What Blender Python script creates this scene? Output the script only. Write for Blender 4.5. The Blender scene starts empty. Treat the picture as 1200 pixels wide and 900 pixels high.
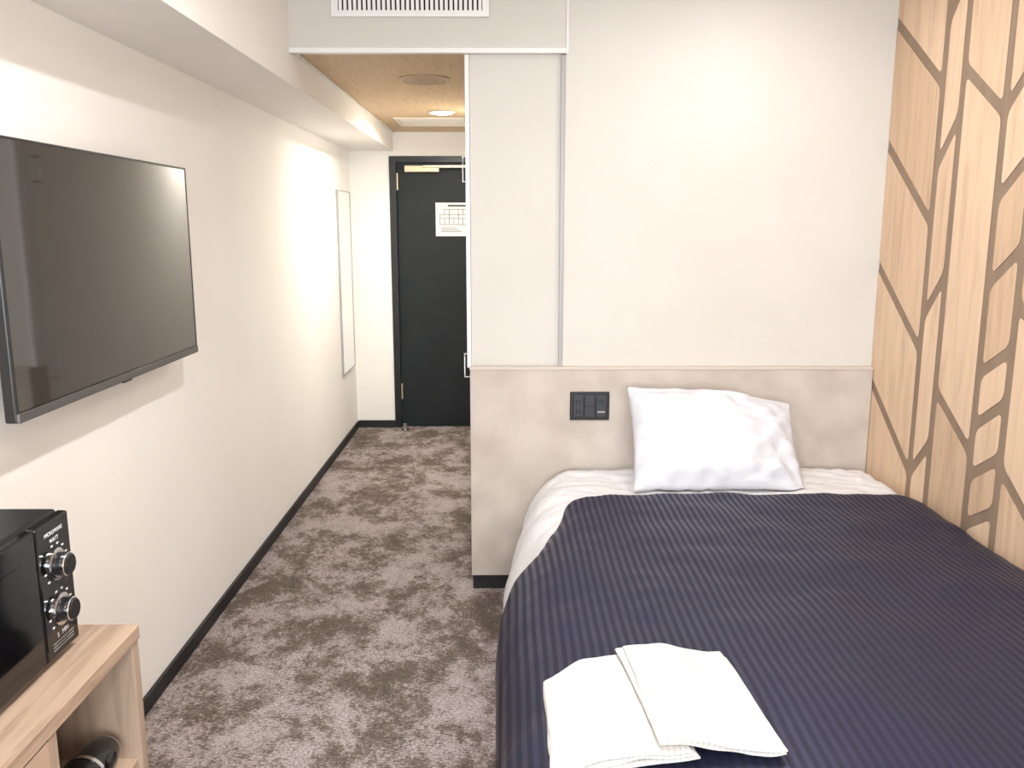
import bpy, bmesh, math, random
from mathutils import Vector, Matrix, noise
random.seed(3)
scene = bpy.context.scene
scene.view_settings.view_transform = 'Standard'
scene.view_settings.look = 'None'
scene.view_settings.exposure = 0.2

# ------------------------------------------------------------------ materials
def srgb(r, g, b):
    def f(c):
        c /= 255.0
        return c/12.92 if c <= 0.04045 else ((c+0.055)/1.055)**2.4
    return (f(r), f(g), f(b), 1.0)

def new_mat(name, col=(0.8,0.8,0.8,1), rough=0.6, metal=0.0, spec=0.5, emis=None, estr=0):
    m = bpy.data.materials.new(name); m.use_nodes = True
    b = m.node_tree.nodes['Principled BSDF']
    b.inputs['Base Color'].default_value = col
    b.inputs['Roughness'].default_value = rough
    b.inputs['Metallic'].default_value = metal
    b.inputs['Specular IOR Level'].default_value = spec
    if emis:
        b.inputs['Emission Color'].default_value = emis
        b.inputs['Emission Strength'].default_value = estr
    return m

def N(m, t, **kw):
    n = m.node_tree.nodes.new(t)
    for k, v in kw.items():
        if hasattr(n, k): setattr(n, k, v)
        else: n.inputs[k].default_value = v
    return n
def L(m, a, b): m.node_tree.links.new(a, b)
def bsdf(m): return m.node_tree.nodes['Principled BSDF']

def coords(m, scale=(1,1,1)):
    tc = N(m, 'ShaderNodeTexCoord'); mp = N(m, 'ShaderNodeMapping')
    mp.inputs['Scale'].default_value = scale
    L(m, tc.outputs['Object'], mp.inputs['Vector'])
    return mp.outputs['Vector']

def ramp(m, fac, stops):
    r = N(m, 'ShaderNodeValToRGB')
    els = r.color_ramp.elements
    while len(els) < len(stops): els.new(0.5)
    for e, (p, c) in zip(els, stops):
        e.position = p; e.color = c
    L(m, fac, r.inputs['Fac'])
    return r.outputs['Color']

def add_bump(m, h, strength=0.2, dist=0.002):
    b = N(m, 'ShaderNodeBump'); b.inputs['Strength'].default_value = strength
    b.inputs['Distance'].default_value = dist
    L(m, h, b.inputs['Height']); L(m, b.outputs['Normal'], bsdf(m).inputs['Normal'])

def noisy(name, c1, c2, scale=(8,8,8), ns=1.0, detail=4, rough=0.7, lo=0.35, hi=0.65, bump=0, bscale=None, spec=0.3, metal=0):
    m = new_mat(name, c1, rough, metal, spec)
    v = coords(m, scale)
    n = N(m, 'ShaderNodeTexNoise'); n.inputs['Scale'].default_value = ns; n.inputs['Detail'].default_value = detail
    L(m, v, n.inputs['Vector'])
    L(m, ramp(m, n.outputs['Fac'], [(lo, c1), (hi, c2)]), bsdf(m).inputs['Base Color'])
    if bump:
        n2 = N(m, 'ShaderNodeTexNoise'); n2.inputs['Scale'].default_value = bscale or 300; n2.inputs['Detail'].default_value = 3
        tc = N(m, 'ShaderNodeTexCoord'); L(m, tc.outputs['Object'], n2.inputs['Vector'])
        add_bump(m, n2.outputs['Fac'], bump, 0.002)
    return m

WALLP = noisy('wallpaper_offwhite', srgb(244,241,236), srgb(241,238,233), (2,2,2), 1, 3, 0.75, bump=0.25, bscale=260)
WALLB = noisy('wallpaper_greige', srgb(209,205,199), srgb(205,201,194), (2,2,2), 1, 3, 0.75, bump=0.25, bscale=260)
CEILM = noisy('ceiling_white', srgb(242,240,237), srgb(239,236,232), (2,2,2), 1, 3, 0.8, bump=0.2)
WHITE = new_mat('white_plastic', srgb(232,232,230), 0.4)
WHITETRIM = new_mat('white_trim', srgb(226,225,222), 0.4)
GREYTRIM = new_mat('grey_trim', srgb(160,158,156), 0.4)
BLACKTRIM = new_mat('black_baseboard', srgb(24,24,26), 0.5)
BLACKP = new_mat('black_plastic', srgb(20,20,22), 0.35)
BLACKG = new_mat('black_gloss', srgb(9,9,10), 0.08)
DARKHOLE = new_mat('dark_void', srgb(14,14,14), 0.9)
CHROME = new_mat('chrome', srgb(205,205,208), 0.15, 1.0)
BRASS = new_mat('champagne_metal', srgb(205,190,160), 0.35, 0.7)
MIRROR = new_mat('mirror_silver', (0.9,0.9,0.9,1), 0.01, 1.0)
DOORM = noisy('door_charcoal', srgb(22,28,30), srgb(28,34,36), (3,3,3), 2, 3, 0.5, bump=0.1)
SCREEN = new_mat('tv_screen', srgb(24,22,18), 0.05, 0, 0.5)
SCREEN.node_tree.nodes['Principled BSDF'].inputs['IOR'].default_value = 2.0
PAPER = new_mat('paper', srgb(228,228,224), 0.7)
INK = new_mat('ink', srgb(60,60,64), 0.7)
LABEL = new_mat('label_white', srgb(225,225,225), 0.5)

def wood(name, light, dark, scale, rough=0.5, seed=0.0, bump=0.12):
    m = new_mat(name, light, rough, 0, 0.35)
    v = coords(m, scale)
    add = N(m, 'ShaderNodeVectorMath'); add.operation = 'ADD'; add.inputs[1].default_value = (seed, seed*1.7, seed*0.6)
    L(m, v, add.inputs[0])
    n = N(m, 'ShaderNodeTexNoise'); n.inputs['Scale'].default_value = 1.0; n.inputs['Detail'].default_value = 8; n.inputs['Roughness'].default_value = 0.62
    n.inputs['Distortion'].default_value = 0.6
    L(m, add.outputs[0], n.inputs['Vector'])
    L(m, ramp(m, n.outputs['Fac'], [(0.3, dark), (0.5, light), (0.72, tuple(min(1, c*1.10) for c in light[:3])+(1,))]), bsdf(m).inputs['Base Color'])
    add_bump(m, n.outputs['Fac'], bump, 0.002)
    return m
WOODS = [wood('oak_panel_a', srgb(213,183,154), srgb(194,162,133), (34,34,3.0), seed=0, bump=0.05),
         wood('oak_panel_b', srgb(205,175,146), srgb(186,154,125), (34,34,2.6), seed=5, bump=0.05),
         wood('oak_panel_c', srgb(219,190,161), srgb(202,170,141), (30,30,3.0), seed=9, bump=0.05)]
TAUPE = noisy('taupe_inlay', srgb(148,127,108), srgb(139,118,99), (20,20,4), 1, 3, 0.6)
CABW = wood('ash_laminate', srgb(172,149,129), srgb(140,117,99), (34,2.0,34), 0.45)
CABW2 = wood('ash_laminate_upright', srgb(164,144,127), srgb(138,118,102), (34,34,2.2), 0.45, 3)
HALLC = wood('hall_ceiling_wood', srgb(206,180,146), srgb(190,162,127), (90,5,5), 0.6, 2, bump=0.04)

HEADB = noisy('headboard_stone_laminate', srgb(178,167,157), srgb(200,190,180), (5,5,5), 1.3, 7, 0.55, 0.3, 0.7, bump=0.05)

# carpet: mottled, distressed pattern in two tones + fine pile
CARPET = new_mat('carpet_mottled', srgb(140,124,114), 0.95, 0, 0.1)
m = CARPET
v = coords(m, (1.15,0.9,1))
n1 = N(m,'ShaderNodeTexNoise'); n1.inputs['Scale'].default_value=3.0; n1.inputs['Detail'].default_value=10; n1.inputs['Roughness'].default_value=0.84; n1.inputs['Distortion'].default_value=0.1
v2 = coords(m, (50,200,70))
n2 = N(m,'ShaderNodeTexNoise'); n2.inputs['Scale'].default_value=1.0; n2.inputs['Detail'].default_value=3
L(m, v, n1.inputs['Vector']); L(m, v2, n2.inputs['Vector'])
mx = N(m,'ShaderNodeMath'); mx.operation='MULTIPLY_ADD'; mx.inputs[1].default_value=0.28
L(m, n2.outputs['Fac'], mx.inputs[0]); L(m, n1.outputs['Fac'], mx.inputs[2])
c1 = ramp(m, mx.outputs[0], [(0.54, srgb(94,84,77)), (0.625, srgb(114,103,96)), (0.66, srgb(154,144,141)), (0.81, srgb(174,165,163))])
n3 = N(m,'ShaderNodeTexNoise'); n3.inputs['Scale'].default_value=130; n3.inputs['Detail'].default_value=3
tcc = coords(m,(1,1,1))
L(m, tcc, n3.inputs['Vector'])
c2 = ramp(m, n3.outputs['Fac'], [(0.3, (0.45,0.44,0.44,1)), (0.7, (1.45,1.45,1.45,1))])
mm = N(m,'ShaderNodeMix'); mm.data_type='RGBA'; mm.blend_type='MULTIPLY'; mm.inputs['Factor'].default_value=0.9
L(m, c1, mm.inputs['A']); L(m, c2, mm.inputs['B']); L(m, mm.outputs['Result'], bsdf(m).inputs['Base Color'])
add_bump(m, n3.outputs['Fac'], 0.6, 0.004)

# cotton
def fabric(name, col, rough=0.85, stripes=None, stripedir='X', wr=0.0):
    m = new_mat(name, col, rough, 0, 0.2)
    tc = N(m,'ShaderNodeTexCoord')
    nn = N(m,'ShaderNodeTexNoise'); nn.inputs['Scale'].default_value=18; nn.inputs['Detail'].default_value=4
    L(m, tc.outputs['Object'], nn.inputs['Vector'])
    if stripes:
        w = N(m,'ShaderNodeTexWave'); w.wave_type='BANDS'; w.bands_direction=stripedir
        w.inputs['Scale'].default_value=stripes; w.inputs['Distortion'].default_value=0.0
        L(m, tc.outputs['Object'], w.inputs['Vector'])
        L(m, ramp(m, w.outputs['Fac'], [(0.0, tuple(c*0.84 for c in col[:3])+(1,)), (0.35, col)]), bsdf(m).inputs['Base Color'])
        a = N(m,'ShaderNodeMath'); a.operation='MULTIPLY_ADD'; a.inputs[1].default_value=0.5
        L(m, w.outputs['Fac'], a.inputs[0]); L(m, nn.outputs['Fac'], a.inputs[2])
        add_bump(m, a.outputs[0], 0.6, 0.004)
    else:
        add_bump(m, nn.outputs['Fac'], 0.25, 0.006)
    return m
COTTON = fabric('white_cotton', srgb(224,223,224))
PILLOWM = fabric('pillow_cotton', srgb(211,212,218))
TOWELM = fabric('towel_waffle', srgb(210,207,203), 0.9, 30, 'X')
NAVY = new_mat('navy_satin_stripe', srgb(36,38,62), 0.5, 0, 0.33)
m = NAVY
tc = N(m,'ShaderNodeTexCoord')
w = N(m,'ShaderNodeTexWave'); w.wave_type='BANDS'; w.bands_direction='X'; w.inputs['Scale'].default_value=15; w.inputs['Distortion'].default_value=0.9; w.inputs['Detail'].default_value=0; w.inputs['Detail Scale'].default_value=0.25
L(m, tc.outputs['Object'], w.inputs['Vector'])
L(m, ramp(m, w.outputs['Fac'], [(0.40, srgb(28,29,49)), (0.60, srgb(37,38,61))]), bsdf(m).inputs['Base Color'])
rr = ramp(m, w.outputs['Fac'], [(0.42, (0.68,)*3+(1,)), (0.58, (0.40,)*3+(1,))])
L(m, rr, bsdf(m).inputs['Roughness'])
DKFAB = new_mat('bed_base_fabric', srgb(40,36,36), 0.9)

# ------------------------------------------------------------------ mesh helpers
def link(ob, parent=None):
    scene.collection.objects.link(ob)
    if parent: ob.parent = parent
    return ob
def empty(name, loc=(0,0,0)):
    e = bpy.data.objects.new(name, None); e.empty_display_size = 0.1
    scene.collection.objects.link(e); return e
def obj_from_bm(name, bm, mats, parent=None, smooth=False):
    me = bpy.data.meshes.new(name); bm.normal_update(); bm.to_mesh(me); bm.free()
    for mt in (mats if isinstance(mats,(list,tuple)) else [mats]): me.materials.append(mt)
    if smooth:
        for p in me.polygons: p.use_smooth = True
    return link(bpy.data.objects.new(name, me), parent)
def bm_box(bm, x0,x1,y0,y1,z0,z1, mi=0):
    vs = [bm.verts.new(p) for p in [(x0,y0,z0),(x1,y0,z0),(x1,y1,z0),(x0,y1,z0),(x0,y0,z1),(x1,y0,z1),(x1,y1,z1),(x0,y1,z1)]]
    for f in [(0,3,2,1),(4,5,6,7),(0,1,5,4),(1,2,6,5),(2,3,7,6),(3,0,4,7)]:
        fc = bm.faces.new([vs[i] for i in f]); fc.material_index = mi
def boxes(name, lst, mats, parent=None, bevel=0, seg=2):
    bm = bmesh.new()
    for b in lst: bm_box(bm, *b)
    ob = obj_from_bm(name, bm, mats, parent)
    if bevel:
        md = ob.modifiers.new('bevel','BEVEL'); md.width = bevel; md.segments = seg; md.limit_method='ANGLE'
    return ob
def box(name, x0,x1,y0,y1,z0,z1, mat, parent=None, bevel=0, seg=2):
    return boxes(name, [(x0,x1,y0,y1,z0,z1)], mat, parent, bevel, seg)
def lathe(name, prof, loc, axis, mat, parent=None, seg=40, smooth=True):
    bm = bmesh.new(); rings=[]
    for r,h in prof:
        ring=[]
        for i in range(seg):
            a=2*math.pi*i/seg; p=(r*math.cos(a), r*math.sin(a), h)
            if axis=='X': p=(h,p[0],p[1])
            elif axis=='Y': p=(p[0],h,p[1])
            ring.append(bm.verts.new((p[0]+loc[0],p[1]+loc[1],p[2]+loc[2])))
        rings.append(ring)
    for a,b in zip(rings,rings[1:]):
        for i in range(seg): bm.faces.new([a[i],a[(i+1)%seg],b[(i+1)%seg],b[i]])
    bm.faces.new(rings[0][::-1]); bm.faces.new(rings[-1])
    bmesh.ops.recalc_face_normals(bm, faces=bm.faces)
    ob=obj_from_bm(name,bm,mat,parent,smooth)
    if smooth:
        md=ob.modifiers.new('es','EDGE_SPLIT'); md.split_angle=math.radians(35)
    return ob
def tube(name, pts, r, mat, parent=None):
    cu=bpy.data.curves.new(name,'CURVE'); cu.dimensions='3D'; cu.bevel_depth=r; cu.bevel_resolution=4
    sp=cu.splines.new('POLY'); sp.points.add(len(pts)-1)
    for i,p in enumerate(pts): sp.points[i].co=(*p,1)
    cu.materials.append(mat); cu.use_fill_caps=True
    ob=bpy.data.objects.new(name,cu); return link(ob,parent)
def text(name, body, size, mat, M, parent=None):
    cu=bpy.data.curves.new(name,'FONT'); cu.body=body; cu.size=size; cu.extrude=0.0002; cu.align_x='CENTER'; cu.align_y='CENTER'
    cu.materials.append(mat); ob=bpy.data.objects.new(name,cu); ob.matrix_world=M; link(ob); 
    if parent: ob.parent=parent
    return ob

# ------------------------------------------------------------------ room shell
XL, XR = -1.155, 1.49
YB, YW, YE = -1.6, 3.45, 6.40     # window wall, bed-head wall, entrance wall
ZC, ZH, ZBEAM = 2.50, 2.19, 2.056
XB = -0.836
box('floor', XL-0.1, XR+0.1, YB-0.1, YE+0.1, -0.1, 0, CARPET)
box('ceiling', XL-0.1, XR+0.1, YB-0.1, YE+0.1, ZC, ZC+0.1, CEILM)
box('wall_left', XL-0.1, XL, YB, YE+0.1, 0, ZC, WALLP)
box('ceiling_beam', XL, XB, YB, YE, ZBEAM, ZC, WALLP)
box('wall_headboard', 0.222, XR, YW, YW+0.1, 0, ZC, WALLB)
box('wall_header', XB, 0.222, 3.445, 3.56, ZH, ZC, WALLB)
box('wall_closet', -0.150, 0.222, 3.465, 3.56, 0, ZH, WALLB)
boxes('wall_hallway', [(-0.150,-0.06,3.56,5.3,0,ZH),(-0.06,0.22,5.2,5.3,0,ZH),(0.12,0.22,5.3,YE,0,ZH)], WALLP)
box('ceiling_hallway', XB, 0.22, 3.56, YE, ZH, ZH+0.06, HALLC)
DX0, DX1, DZ = -0.868, 0.04, 2.02
boxes('wall_entrance', [(XL,DX0,YE,YE+0.1,0,ZC),(DX0,DX1,YE,YE+0.1,DZ,ZC),(DX1,XR,YE,YE+0.1,0,ZC)], WALLP)
# window wall behind the viewer
WX0,WX1,WZ0,WZ1 = -0.75,1.15,0.75,2.15
boxes('wall_window', [(XL,WX0,YB-0.1,YB,0,ZC),(WX1,XR,YB-0.1,YB,0,ZC),(WX0,WX1,YB-0.1,YB,0,WZ0),(WX0,WX1,YB-0.1,YB,WZ1,ZC)], WALLP)
cx=(WX0+WX1)/2
boxes('window_1', [(WX0,WX0+.05,YB-.08,YB-.02,WZ0,WZ1),(WX1-.05,WX1,YB-.08,YB-.02,WZ0,WZ1),(WX0,WX1,YB-.08,YB-.02,WZ0,WZ0+.05),(WX0,WX1,YB-.08,YB-.02,WZ1-.05,WZ1),(cx-.03,cx+.03,YB-.08,YB-.02,WZ0,WZ1)], WHITETRIM)

# trims
boxes('trim_header', [(XB,0.222,3.432,3.465,2.170,2.190)], WHITETRIM, bevel=0.002)
box('trim_closet_edge', -0.168,-0.151,3.45,3.56,0.95,2.168, WHITETRIM, bevel=0.002)
box('trim_wall_joint', 0.204,0.2215,3.448,3.4645,0.956,2.168, GREYTRIM, bevel=0.002)
box('trim_wall_edge', 0.2225,0.232,3.440,3.449,2.168,2.499, WHITETRIM)
box('trim_hall_ceiling', XB,XB+0.01,3.56,YE-0.002,ZH-0.012,ZH-0.001, WHITETRIM)
bh=0.055
box('baseboard_left', XL,XL+0.012,YB,YE-0.012,0,bh, BLACKTRIM, bevel=0.002)
box('baseboard_entrance', XL+0.012,DX0,YE-0.012,YE,0,bh, BLACKTRIM)
box('baseboard_hallway', -0.163,-0.151,3.57,5.3,0,bh, BLACKTRIM)
box('baseboard_right', XR-0.014,XR-0.004,YB,1.2,0,bh, BLACKTRIM)

# right wall: taupe backing with rounded oak pieces set in a chevron pattern
def rounded_poly(pts, inset, rad, seg=5):
    n=len(pts); area=sum(pts[i][0]*pts[(i+1)%n][1]-pts[(i+1)%n][0]*pts[i][1] for i in range(n))
    if area<0: pts=pts[::-1]
    P=[Vector(p) for p in pts]; lines=[]
    for i in range(n):
        a,b=P[i],P[(i+1)%n]; d=(b-a).normalized(); nn=Vector((-d.y,d.x)); lines.append((a+nn*inset,d))
    Q=[]
    for i in range(n):
        (p,d),(q,e)=lines[i-1],lines[i]
        den=d.x*e.y-d.y*e.x; t=((q.x-p.x)*e.y-(q.y-p.y)*e.x)/den
        Q.append(p+d*t)
    out=[]
    for i in range(n):
        a,b,c=Q[i-1],Q[i],Q[(i+1)%n]
        r=min(rad,(a-b).length*0.4,(c-b).length*0.4)
        s=b+(a-b).normalized()*r; e=b+(c-b).normalized()*r
        for k in range(seg+1):
            t=k/seg; out.append(s*(1-t)**2+b*2*t*(1-t)+e*t*t)
    return out
bm=bmesh.new()
bm_box(bm, XR,XR+0.1,YB,YW+0.1,0,ZC,0)
cols=[
 (3.50,3.05,[(0.47,0.16),(0.93,0.62),(1.39,1.08),(1.86,1.53),(2.31,2.00)]),
 (3.05,2.915,[(0.30,0.45),(0.62,0.77),(1.20,1.36),(1.72,1.88),(2.20,2.36)]),
 (2.915,2.655,[(0.46,0.29),(0.96,0.80),(2.03,1.855)]),
 (2.655,2.49,[(0.40,0.50),(0.56,0.66),(0.725,0.83),(0.89,1.0),(1.06,1.16),(1.34,1.46),(1.60,1.73),(1.86,2.02),(2.2,2.34)]),
 (2.49,2.22,[(0.46,0.29),(0.80,0.62),(1.30,1.12),(1.62,1.45),(2.14,1.97)]),
 (2.22,2.08,[(0.5,0.65),(1.1,1.25),(1.8,1.95)]),
]
span=3.50-2.08; allc=list(cols); k=1
while True:
    shift=span*k; done=False
    for a,b,d in cols:
        if b-shift< YB+0.02: done=True; break
        allc.append((a-shift,b-shift,d))
    if done: break
    k+=1
last=allc[-1][1]; allc.append((last,YB,[(0.8,0.7),(1.6,1.5)]))
for a,b,d in allc:
    d=[(-0.02,-0.02)]+d+[(2.52,2.52)]
    for (l0,l1),(h0,h1) in zip(d,d[1:]):
        poly=rounded_poly([(a,l0),(b,l1),(b,h1),(a,h0)],0.0180,0.026)
        poly=[(min(YW-0.001,max(YB+0.001,p.x)),min(ZC-0.001,max(0.001,p.y))) for p in poly]
        mi=random.choice([1,2,3])
        t=0.002
        va=[bm.verts.new((XR-t,p[0],p[1])) for p in poly]; vb=[bm.verts.new((XR,p[0],p[1])) for p in poly]
        f=bm.faces.new(va); f.material_index=mi
        for i in range(len(va)):
            j=(i+1)%len(va); f=bm.faces.new([va[i],va[j],vb[j],vb[i]]); f.material_index=0
bmesh.ops.recalc_face_normals(bm, faces=bm.faces)
obj_from_bm('wall_right', bm, [TAUPE]+WOODS)

# headboard
hb=empty('headboard')
box('panel',-0.156,XR-0.004,3.42,3.447,0.06,0.954,HEADB,hb,bevel=0.003)
box('top_cap',-0.158,XR-0.004,3.417,3.447,0.945,0.957,new_mat('headboard_edge',srgb(198,186,175),0.5),hb,bevel=0.002)
box('return_panel',-0.156,-0.151,3.447,3.56,0.06,0.954,HEADB,hb)
box('plinth',-0.150,XR-0.01,3.424,3.447,0,0.06,BLACKTRIM,hb)

# switch + socket plate
sw=empty('switch_socket_plate')
box('plate',0.252,0.413,3.411,3.4195,0.738,0.856,BLACKP,sw,bevel=0.003)
for i,xx in enumerate((0.265,0.312,0.359)):
    box('module_%d'%i,xx,xx+0.041,3.407,3.411,0.752,0.842,new_mat('switch_module',srgb(44,46,50),0.4),sw,bevel=0.0015)
for i,(xx,zz) in enumerate([(0.277,0.815),(0.290,0.815),(0.277,0.775),(0.290,0.775),(0.372,0.815),(0.385,0.815)]):
    box('slot_%d'%i,xx,xx+0.003,3.4062,3.4075,zz-0.008,zz+0.008,DARKHOLE,sw)
box('switch_split',0.313,0.352,3.4062,3.4075,0.796,0.798,DARKHOLE,sw)
box('indicator',0.364,0.395,3.4062,3.4075,0.770,0.776,GREYTRIM,sw)

# air vent on header
av=empty('air_vent_grille')
vx0,vx1,vz0,vz1=-0.668,-0.072,2.300,2.427
box('recess',vx0+.015,vx1-.015,3.4385,3.4445,vz0+.015,vz1-.015,DARKHOLE,av)
boxes('frame',[(vx0,vx1,3.428,3.4445,vz0,vz0+.022),(vx0,vx1,3.428,3.4445,vz1-.022,vz1),(vx0,vx0+.025,3.428,3.4445,vz0+.022,vz1-.022),(vx1-.025,vx1,3.428,3.4445,vz0+.022,vz1-.022)],WHITE,av)
ns=30; boxes('slats',[(vx0+.025+(i+0.5)*(vx1-vx0-.05)/ns-0.0058,vx0+.025+(i+0.5)*(vx1-vx0-.05)/ns+0.0058,3.430,3.438,vz0+.022,vz1-.022) for i in range(ns)],WHITE,av)

# hall ceiling fixtures
dl=empty('hall_downlight')
lathe('ring',[(0.052,-0.001),(0.075,-0.001),(0.078,-0.006),(0.070,-0.012),(0.052,-0.008)],(-0.396,5.29,ZH),'Z',WHITE,dl)
lathe('lens',[(0.050,-0.002),(0.051,-0.013)],(-0.396,5.29,ZH),'Z',new_mat('lamp_lens',(1,1,1,1),0.4,emis=(1,0.95,0.88,1),estr=20),dl)
cv=empty('ceiling_air_diffuser')
DIFF=new_mat('diffuser_beige',srgb(176,154,126),0.5)
lathe('disc',[(0.118,-0.001),(0.118,-0.006),(0.10,-0.014),(0.088,-0.010),(0.080,-0.010),(0.072,-0.016),(0.01,-0.018)],(-0.386,4.13,ZH),'Z',DIFF,cv)
boxes('trim_access_hatch',[(-0.72,-0.26,5.56,5.575,ZH-.006,ZH-.001),(-0.72,-0.26,5.985,6.0,ZH-.006,ZH-.001),(-0.72,-0.705,5.575,5.985,ZH-.006,ZH-.001),(-0.275,-0.26,5.575,5.985,ZH-.006,ZH-.001),(-0.70,-0.28,5.58,5.98,ZH-.004,ZH-.001)],new_mat('hatch_white',srgb(240,234,222),0.5),bevel=0.001)

# entrance door
dr=empty('door_1')
box('leaf',DX0+.055,DX1-.055,YE+0.02,YE+0.06,0.004,DZ-.05,DOORM,dr,bevel=0.002)
boxes('frame',[(DX0+.001,DX0+.05,YE-.012,YE+.09,0,DZ-.001),(DX1-.05,DX1-.001,YE-.012,YE+.09,0,DZ-.001),(DX0+.05,DX1-.05,YE-.012,YE+.09,DZ-.045,DZ-.001)],BLACKP,dr,bevel=0.002)
box('closer_body',-0.755,-0.50,YE-.03,YE+.02,1.905,1.955,BRASS,dr,bevel=0.006)
box('closer_arm',-0.62,-0.18,YE-.045,YE-.031,1.935,1.955,BRASS,dr,bevel=0.003)
box('closer_shoe',-0.22,-0.14,YE-.045,YE+.019,1.93,1.965,BRASS,dr,bevel=0.003)
for i,zz in enumerate((0.22,1.78)):
    lathe('hinge_%d'%i,[(0.008,0),(0.008,0.12)],(DX0+.056,YE+.006,zz),'Z',BRASS,dr)
tube('lever_handle',[(-0.09,YE+.02,1.0),(-0.09,YE-.03,1.0),(-0.20,YE-.035,1.0)],0.008,CHROME,dr)
lathe('rose',[(0.024,0),(0.024,0.008)],(-0.09,YE+.0115,1.0),'Y',CHROME,dr)
lathe('peephole',[(0.011,0),(0.011,0.006)],(-0.25,YE+.0135,1.40),'Y',BRASS,dr)
sg=empty('evacuation_plan_sign')
sx0,sx1,sz0,sz1=-0.535,-0.20,1.447,1.69
box('sheet',sx0,sx1,YE+.0165,YE+.0195,sz0,sz1,PAPER,sg)
ls=[]; yy0,yy1=YE+.0155,YE+.0164
def hl(x0,x1,z,w=0.0035): ls.append((x0,x1,yy0,yy1,z,z+w))
def vl(x,z0,z1,w=0.0035): ls.append((x,x+w,yy0,yy1,z0,z1))
hl(sx0+.09,sx1-.09,sz1-.028,.012)
hl(sx0+.03,sx1-.03,1.60); hl(sx0+.03,sx1-.03,1.575); hl(sx0+.03,sx1-.03,1.53); hl(sx0+.06,sx1-.05,1.64)
for q in range(9): vl(sx0+.03+q*.034,1.60 if q%2 else 1.575,1.64 if q in(1,2,4,5,7) else 1.60); vl(sx0+.03+q*.034,1.53,1.575)
for q in range(3): hl(sx0+.04,sx0+.15+.02*q,1.505-q*.014,.004)
boxes('plan_lines',ls,INK,sg)

# door stop on carpet
ds=empty('door_stop')
lathe('base',[(0.03,0),(0.03,0.006),(0.012,0.012),(0.012,0.03),(0.016,0.034),(0.016,0.05),(0.01,0.055)],(-0.78,6.30,0),'Z',CHROME,ds)

# pull handles on hall side of closet (bathroom door)
for i,(z0,z1) in enumerate([(1.70,1.80),(0.885,0.985)]):
    nm=empty('door_pull_handle')
    tube('bar',[(-0.150,3.60,z0),(-0.186,3.60,z0),(-0.186,3.60,z1),(-0.150,3.60,z1)],0.004,CHROME,nm)

# mirror on left wall
mr=empty('wall_mirror')
box('glass',XL+0.008,XL+0.012,5.855,6.295,0.505,1.755,MIRROR,mr)
boxes('frame',[(XL+.0005,XL+.015,5.85,5.855,0.5,1.76),(XL+.0005,XL+.015,6.295,6.30,0.5,1.76),(XL+.0005,XL+.015,5.855,6.295,0.5,0.505),(XL+.0005,XL+.015,5.855,6.295,1.755,1.76),(XL+.0005,XL+.008,5.855,6.295,.505,1.755)],GREYTRIM,mr)

# television
tv=empty('television')
ty0,ty1,tz0,tz1=1.785,2.855,1.103,1.705
xf=-1.048
box('body',xf-0.03,xf-0.003,ty0,ty1,tz0,tz1,BLACKP,tv,bevel=0.004)
box('rear_housing',xf-0.06,xf-0.03,ty0+.15,ty1-.15,tz0+.04,tz1-.15,BLACKP,tv,bevel=0.01)
box('screen',xf-0.003,xf-0.001,ty0+.006,ty1-.006,tz0+.024,tz1-.006,SCREEN,tv)
boxes('bezel',[(xf-.004,xf,ty0,ty0+.006,tz0+.02,tz1),(xf-.004,xf,ty1-.006,ty1,tz0+.02,tz1),(xf-.004,xf,ty0+.006,ty1-.006,tz1-.006,tz1)],BLACKP,tv)
box('bottom_strip',xf-.004,xf+.003,ty0,ty1,tz0,tz0+.022,new_mat('tv_strip',srgb(110,110,112),0.3,0.8),tv,bevel=0.002)
box('sensor',xf-.01,xf+.001,(ty0+ty1)/2-.025,(ty0+ty1)/2+.025,tz0-.004,tz0,BLACKP,tv)
box('wall_bracket',XL+.001,xf-0.06,ty0+.35,ty1-.35,tz0+.15,tz1-.2,BLACKP,tv)

# ------------------------------------------------------------------ cabinet
cb=empty('shelf_cabinet')
cxf=-0.727; cyf=1.568; cz=0.75; cy0=0.30
box('top',XL+.002,cxf,cy0,cyf,cz-.028,cz,CABW,cb,bevel=0.0015)
box('end_panel_far',XL+.002,cxf-.004,cyf-.026,cyf-.001,0,cz-.0281,CABW2,cb,bevel=0.001)
box('end_panel_near',XL+.002,cxf-.004,cy0+.001,cy0+.026,0,cz-.0281,CABW2,cb)
box('back_panel',XL+.003,XL+.012,cy0+.026,cyf-.026,0.05,cz-.028,CABW2,cb)
box('divider',XL+.012,cxf-.006,1.235,1.26,0.05,cz-.028,CABW2,cb)
box('shelf',XL+.012,cxf-.012,1.26,cyf-.026,0.455,0.475,CABW,cb)
box('bottom_board',XL+.012,cxf-.006,cy0+.026,cyf-.026,0.03,0.05,CABW,cb)
box('drawer_front',cxf-.022,cxf-.003,cy0+.03,1.232,0.46,cz-.034,CABW,cb,bevel=0.0015)
box('door_front',cxf-.022,cxf-.003,cy0+.03,1.232,0.055,0.455,CABW,cb,bevel=0.0015)

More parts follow.
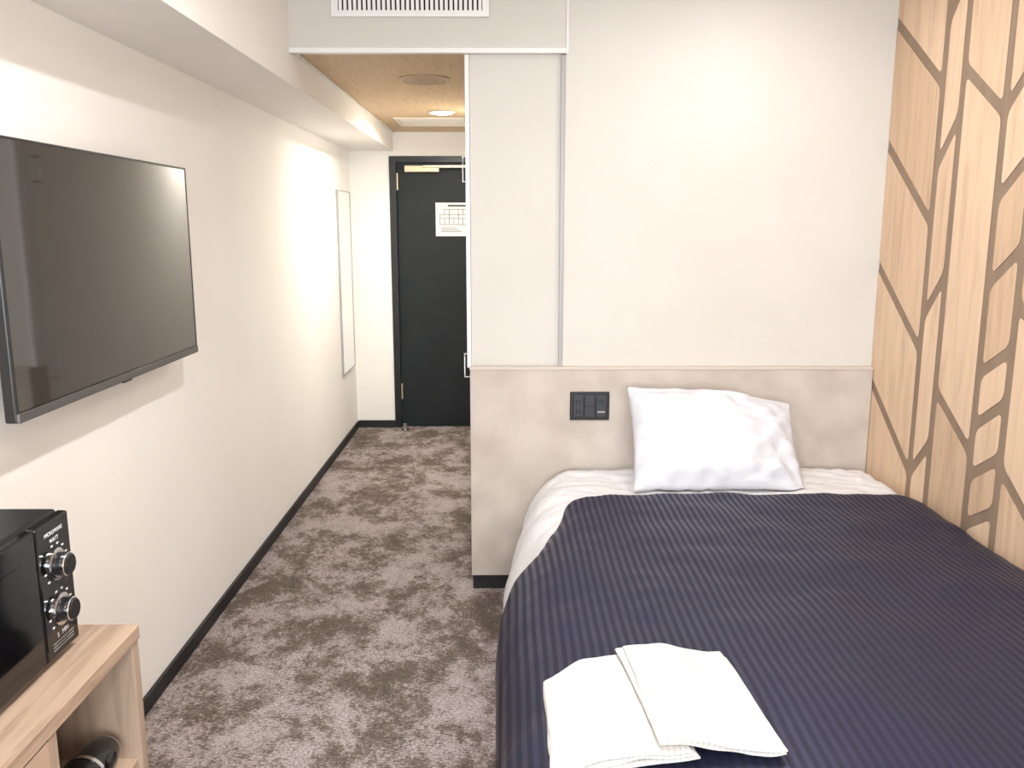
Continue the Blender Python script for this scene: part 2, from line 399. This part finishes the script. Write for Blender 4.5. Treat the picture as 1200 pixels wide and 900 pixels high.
# hair dryer on shelf
hd=empty('hair_dryer')
hx=-0.785; hz=0.518
lathe('barrel',[(0.030,0),(0.038,0.008),(0.040,0.05),(0.037,0.10),(0.027,0.135),(0.024,0.145)],(hx,1.375,hz),'Y',BLACKG,hd)
lathe('rear_ring',[(0.033,0),(0.035,-0.004),(0.030,-0.008),(0.012,-0.008)],(hx,1.375,hz),'Y',CHROME,hd)
lathe('nozzle_ring',[(0.0265,0),(0.0265,0.006)],(hx,1.508,hz),'Y',CHROME,hd)
lathe('barrel_band',[(0.0415,0),(0.0415,0.008)],(hx,1.42,hz),'Y',CHROME,hd)
tube('handle',[(hx-.02,1.42,0.50),(hx-.08,1.41,0.494),(hx-.15,1.40,0.493)],0.017,BLACKP,hd)
tube('cord',[(-0.935,1.40,0.480),(-1.0,1.39,0.480),(-1.05,1.42,0.480),(-1.04,1.48,0.480),(-0.98,1.50,0.480),(-0.9,1.49,0.480)],0.003,BLACKP,hd)

# microwave
mw=empty('microwave_oven')
mx1=-0.804; my0,my1=1.044,1.492; mz0=cz+.012; mz1=1.015
box('casing',mx1-.30,mx1-.02,my0,my1,mz0,mz1,BLACKP,mw,bevel=0.006)
box('door',mx1-.02,mx1,my0,my1-.112,mz0+.003,mz1-.003,BLACKG,mw,bevel=0.004)
box('door_window',mx1-.001,mx1+.0008,my0+.04,my1-.16,mz0+.045,mz1-.045,BLACKG,mw)
box('control_panel',mx1-.02,mx1,my1-.110,my1,mz0+.003,mz1-.003,BLACKG,mw,bevel=0.004)
pc=my1-.055
for i,zz in enumerate((0.930,0.845)):
    lathe('knob_ring_%d'%i,[(0.029,0),(0.029,0.004),(0.025,0.006),(0.022,0.006)],(mx1,pc,zz),'X',CHROME,mw)
    lathe('knob_%d'%i,[(0.021,0.006),(0.020,0.024),(0.017,0.027),(0.005,0.027)],(mx1,pc,zz),'X',BLACKP,mw)
    lathe('knob_band_%d'%i,[(0.0212,0.016),(0.0212,0.022),(0.019,0.025)],(mx1,pc,zz),'X',CHROME,mw)
    tk=[]
    for q in range(10):
        a=math.radians(-130+q*29); yy=pc+0.037*math.sin(a); z2=zz+0.037*math.cos(a)
        tk.append((mx1,mx1+.0006,yy-.003,yy+.003,z2-.0015,z2+.0015))
    boxes('dial_marks_%d'%i,tk,LABEL,mw)
Mx=lambda y,z: Matrix(((0,0,1,mx1+.0003),(1,0,0,y),(0,1,0,z),(0,0,0,1)))
text('caption_top','MICROWAVE',0.010,LABEL,Mx(pc,0.990),mw)
text('caption_power','WATT',0.010,LABEL,Mx(pc,0.976),mw)
text('caption_time','5   MIN',0.012,LABEL,Mx(pc,0.802),mw)
boxes('spec_label',[(mx1,mx1+.0006,pc-.035,pc+.035,0.778+j*0.006,0.7805+j*0.006) for j in range(3)],new_mat('label_grey',srgb(120,120,120),0.6),mw)
for i,(a,b) in enumerate([(mx1-.28,my0+.03),(mx1-.28,my1-.03),(mx1-.04,my0+.03),(mx1-.04,my1-.03)]):
    lathe('foot_%d'%i,[(0.012,0),(0.014,0.0122)],(a,b,cz),'Z',BLACKP,mw,seg=16)

# ------------------------------------------------------------------ bed
bed=empty('bed')
box('base',0.26,XR-.03,1.42,3.41,0.10,0.27,DKFAB,bed,bevel=0.01)
for i,(a,b) in enumerate([(0.30,1.50),(0.30,3.3),(1.38,1.50),(1.38,3.3)]):
    lathe('leg_%d'%i,[(0.025,0),(0.03,0.10)],(a,b,0),'Z',BLACKP,bed,seg=20)
box('mattress',0.24,XR-.03,1.36,3.41,0.27,0.485,COTTON,bed,bevel=0.04,seg=4)

def interp(pts, t):
    """Catmull-Rom through pts, t in 0..1"""
    n=len(pts)-1; f=min(max(t,0),1)*n; i=min(int(f),n-1); f-=i
    p0=Vector(pts[max(i-1,0)]);p1=Vector(pts[i]);p2=Vector(pts[i+1]);p3=Vector(pts[min(i+2,n)])
    return 0.5*((2*p1)+(-p0+p2)*f+(2*p0-5*p1+4*p2-p3)*f*f+(-p0+3*p1-3*p2+p3)*f**3)

def grid_obj(name, fn, nu, nv, mat, parent, thick=0.0):
    bm=bmesh.new(); g=[[bm.verts.new(fn(i/nu,j/nv)) for j in range(nv+1)] for i in range(nu+1)]
    for i in range(nu):
        for j in range(nv): bm.faces.new([g[i][j],g[i+1][j],g[i+1][j+1],g[i][j+1]])
    bmesh.ops.recalc_face_normals(bm, faces=bm.faces)
    ob=obj_from_bm(name,bm,mat,parent,True)
    if thick:
        md=ob.modifiers.new('solid','SOLIDIFY'); md.thickness=thick; md.offset=0
    return ob
def sstep(a,b,x):
    t=min(1,max(0,(x-a)/(b-a))); return t*t*(3-2*t)

# white sheet / inner quilt, visible towards the headboard
sheet_prof=[(-0.026,0.085),(-0.008,0.20),(0.024,0.32),(0.076,0.43),(0.148,0.508),(0.25,0.538),(0.45,0.545),(0.7,0.548),(1.0,0.548),(1.25,0.548),(1.38,0.545),(1.44,0.540),(1.470,0.50)]
def sheet_noise(x,y): return 0.012*noise.noise(Vector((x*6,y*7,1.3)))+0.008*noise.noise(Vector((x*15+y*8,y*17,4)))+0.004*noise.noise(Vector((x*40,y*32,7)))
def sheet_fn(u,v):
    y=2.55+v*(3.405-2.55)
    p=interp(sheet_prof,u); x,z=p.x,p.y
    side=1-sstep(0.25,0.45,u)
    k=max(0,(y-3.05)/0.35)
    x+=side*0.075*k
    x+=0.08*side*(1-sstep(2.62,2.88,y))
    z+=max(0,(0.525-z))*0.35*k
    z+=sheet_noise(x,y)
    z-=0.025*(1-sstep(2.58,2.78,y))
    x+=side*(0.026*noise.noise(Vector((0.5,y*9,z*4)))+0.010*noise.noise(Vector((0.5,y*22,z*6))))
    z-=0.02*max(0,(y-3.3)/0.1)
    return (x,y,z)
grid_obj('sheet',sheet_fn,150,110,COTTON,bed,0.012)

duv_prof=[(-0.015,0.07),(-0.02,0.18),(-0.02,0.30),(-0.008,0.41),(0.03,0.495),(0.095,0.545),(0.20,0.574),(0.4,0.582),(0.7,0.586),(1.0,0.586),(1.25,0.582),(1.38,0.574),(1.44,0.560),(1.475,0.535)]
foot_prof=[(1.21,0.50),(1.205,0.38),(1.21,0.25),(1.23,0.10),(1.27,0.03),(1.33,0.008),(1.45,0.0)]
def duv_noise(x,y):
    q=0.55+0.45*sstep(1.8,2.1,y)      # pressed flatter where the towels lie
    return q*(0.014*noise.noise(Vector((x*2.6,y*2.6,7)))+0.009*noise.noise(Vector((x*7,y*5.5,2)))+0.003*noise.noise(Vector((x*18,y*14,5))))
DT=[interp(duv_prof,0.30+0.7*i/400) for i in range(401)]
def duvet_top(x,y):
    p=min(DT,key=lambda q:abs(q.x-x))
    return p.y+duv_noise(x,y)
def duvet_fn(u,v):
    p=interp(duv_prof,u); x,z=p.x,p.y
    side=1-sstep(0.33,0.52,u)
    if v<0.15:
        q=interp(foot_prof,v/0.15); y=q.x; z=max(0.06,z-q.y)
    elif v<0.92:
        y=1.45+(v-0.15)/0.77*(2.860-1.45)
    else:
        w=(v-0.92)/0.08
        y=2.860+0.050*math.sin(w*math.pi*0.72)
        z-=0.055*(w**1.7)
    k=sstep(2.25,2.95,y)
    x+=side*0.135*k*(0.40+0.60*sstep(0.05,0.40,z))
    z-=side*0.02*k
    hem=1-sstep(0.0,0.46,u)
    if v>=0.5:
        q=((v-0.5)/0.5)**2
        y+=q*(0.03*math.sin(u*math.pi)-0.03*side-0.11*hem-0.07*(1-sstep(0.34,0.62,u))-0.05*sstep(0.82,1,u)+0.016*noise.noise(Vector((x*7,0,3))))
    z+=duv_noise(p.x,y)
    x+=side*(0.016*noise.noise(Vector((0.3,y*4,z*1.5)))+0.008*noise.noise(Vector((0.3,y*11,z*3))))
    return (x,y,z)
grid_obj('duvet',duvet_fn,150,160,NAVY,bed,0.012)

# pillow
def make_pillow(name, W, H, T, mat, M, parent=None):
    bm=bmesh.new(); nu,nv=96,72
    def pt(u,v,s):
        x=u*W/2*(1-0.045*math.cos(v*math.pi/2)); y=v*H/2*(1-0.035*math.cos(u*math.pi/2))
        y-=0.055*max(0,u)*max(0,v)
        y+=0.008*noise.noise(Vector((u*4,3.3,v)))*abs(v)
        prof=max(0,(1-abs(u)**2.4))**0.60*max(0,(1-abs(v)**2.4))**0.60
        z=s*T/2*prof
        e=prof*(1-prof)*4
        if s>0:
            z+=0.028*noise.noise(Vector((u*1.8,v*1.8,3)))*prof+e*0.020*noise.noise(Vector((u*5,v*5,9)))
            cr=noise.noise(Vector((u*2.2+v*3.2,v*1.6-u*2.0,12)))
            z-=0.026*max(0,0.25-abs(cr))*prof
            for (cx_,cy_) in ((-1,-1),(1,-1),(1,1),(-1,1)):
                dx,dy=u-cx_,v-cy_; d=math.hypot(dx,dy); a=math.atan2(dy,dx)
                z+=0.009*math.sin(a*9+cx_+cy_*2)*math.exp(-((d-0.5)/0.32)**2)*prof**0.5
        return (x,y,z)
    top=[[bm.verts.new(pt(-1+2*i/nu,-1+2*j/nv,1)) for j in range(nv+1)] for i in range(nu+1)]
    bot=[[None]*(nv+1) for _ in range(nu+1)]
    for i in range(nu+1):
        for j in range(nv+1):
            if i in(0,nu) or j in(0,nv): bot[i][j]=top[i][j]
            else: bot[i][j]=bm.verts.new(pt(-1+2*i/nu,-1+2*j/nv,-1))
    for i in range(nu):
        for j in range(nv):
            bm.faces.new([top[i][j],top[i+1][j],top[i+1][j+1],top[i][j+1]])
            bm.faces.new([bot[i][j],bot[i][j+1],bot[i+1][j+1],bot[i+1][j]])
    bm.transform(M)
    # settle on the bedding and against the headboard
    for vtx in bm.verts:
        c=vtx.co
        s0=0.550+sheet_noise(c.x,c.y); s1=duvet_top(c.x,c.y)
        t=sstep(2.86,3.00,c.y); surf=s1*(1-t)+s0*t+0.012
        if c.z<surf: c.z=surf+0.002*noise.noise(c*9)
        if c.y>3.408: c.y=3.408
    ob=obj_from_bm(name,bm,mat,parent,True)
    return ob
tilt=math.radians(50)
Mp=Matrix.Translation((0.785,3.168,0.716))@Matrix.Rotation(math.radians(3),4,'Z')@Matrix.Rotation(tilt,4,'X')@Matrix.Rotation(math.radians(-2.5),4,'Z')
make_pillow('pillow',0.645,0.440,0.24,PILLOWM,Mp)

# towels (folded layers)
def towel(name, c, layers, zfn, seed, th=0.008):
    """c: corners (far-left, far-right, near-right, near-left)"""
    e=empty(name)
    for L_ in range(layers):
        bm=bmesh.new(); nu,nv=32,40
        rnd=random.Random(seed*10+L_)
        jit=[(rnd.uniform(-.009,.009),rnd.uniform(-.009,.009)) for _ in range(4)]
        cc=[(c[i][0]+jit[i][0],c[i][1]+jit[i][1]) for i in range(4)]
        def base(u,v):
            ax=cc[0][0]*(1-u)+cc[1][0]*u; ay=cc[0][1]*(1-u)+cc[1][1]*u
            bx=cc[3][0]*(1-u)+cc[2][0]*u; by=cc[3][1]*(1-u)+cc[2][1]*u
            x=ax*(1-v)+bx*v; y=ay*(1-v)+by*v
            x+=0.006*noise.noise(Vector((v*4,seed,L_))); y+=0.008*noise.noise(Vector((u*4,seed,L_+5)))
            return x,y
        def pt(u,v,s):
            x,y=base(u,v)
            ed=min(1,min(u,1-u)/0.022,min(v,1-v)/0.018)
            h=th/2*math.sqrt(max(0,1-(1-ed)**2))
            z=duvet_top(x,y)+0.012+zfn(x,y)+L_*th*1.05+th/2+s*h
            z+=0.006*(L_/2)*noise.noise(Vector((x*9,y*7,seed)))+0.003*(L_/2)*noise.noise(Vector((x*22,y*10,seed+3)))
            return (x,y,z)
        def par(i,n):
            return 0.5-0.5*math.cos(math.pi*i/n)
        top=[[bm.verts.new(pt(par(i,nu),par(j,nv),1)) for j in range(nv+1)] for i in range(nu+1)]
        bot=[[top[i][j] if (i in(0,nu) or j in(0,nv)) else bm.verts.new(pt(par(i,nu),par(j,nv),-1)) for j in range(nv+1)] for i in range(nu+1)]
        for i in range(nu):
            for j in range(nv):
                bm.faces.new([top[i][j],top[i][j+1],top[i+1][j+1],top[i+1][j]])
                bm.faces.new([bot[i][j],bot[i+1][j],bot[i+1][j+1],bot[i][j+1]])
        bmesh.ops.recalc_face_normals(bm, faces=bm.faces)
        obj_from_bm('fold_%d'%(L_+1),bm,TOWELM,e,True)
towel('folded_towel',[(0.074,1.672),(0.26,1.712),(0.335,1.360),(0.082,1.330)],3,lambda x,y:0.0,1)
towel('folded_towel.001',[(0.234,1.690),(0.466,1.698),(0.500,1.370),(0.260,1.360)],3,lambda x,y:0.027*(1-sstep(0.30,0.44,x)),2)

# ------------------------------------------------------------------ lights
def area(name, loc, rot, sx, sy, power, col, spread=180):
    l=bpy.data.lights.new(name,'AREA'); l.shape='RECTANGLE'; l.size=sx; l.size_y=sy; l.energy=power; l.color=col; l.spread=math.radians(spread)
    o=bpy.data.objects.new(name,l); o.location=loc; o.rotation_euler=rot; scene.collection.objects.link(o); return o
area('window_daylight',(cx,YB-0.12,(WZ0+WZ1)/2),(math.radians(90),0,0),1.9,1.4,128,(0.89,0.945,1.0))
def downlight(name, x,y,z,power,col,fix=True):
    l=bpy.data.lights.new(name+'_lamp','AREA'); l.shape='DISK'; l.size=0.09; l.energy=power; l.color=col; l.spread=math.radians(170)
    o=bpy.data.objects.new(name+'_lamp',l); o.location=(x,y,z-0.016); 
    if fix:
        e=empty(name)
        lathe('ring',[(0.048,-0.001),(0.068,-0.001),(0.070,-0.006),(0.062,-0.012),(0.048,-0.008)],(x,y,z),'Z',WHITE,e)
        lathe('lens',[(0.046,-0.002),(0.047,-0.008)],(x,y,z),'Z',bpy.data.materials['lamp_lens'],e)
    scene.collection.objects.link(o)
downlight('ceiling_downlight',0.85,2.80,ZC,6,(1,0.97,0.95))
downlight('ceiling_downlight.001',0.0,1.5,ZC,29,(1,0.97,0.95))
downlight('ceiling_downlight.002',0.2,-0.4,ZC,16,(1,0.97,0.95))
downlight('hall_spot',-0.396,5.29,ZH,22,(1,0.94,0.85),fix=False)

w=bpy.data.worlds.new('World'); scene.world=w; w.use_nodes=True
bg=w.node_tree.nodes['Background']
sky=w.node_tree.nodes.new('ShaderNodeTexSky'); sky.sky_type='HOSEK_WILKIE'; sky.turbidity=4
w.node_tree.links.new(sky.outputs['Color'],bg.inputs['Color']); bg.inputs['Strength'].default_value=0.8

# ------------------------------------------------------------------ camera
cam=bpy.data.cameras.new('camera'); cam.lens=30.0; cam.sensor_width=36.0; cam.clip_start=0.02
co=bpy.data.objects.new('camera',cam); co.location=(0,0,1.52)
co.rotation_euler=(math.radians(90-10.48),0,math.radians(-0.25))
scene.collection.objects.link(co); scene.camera=co
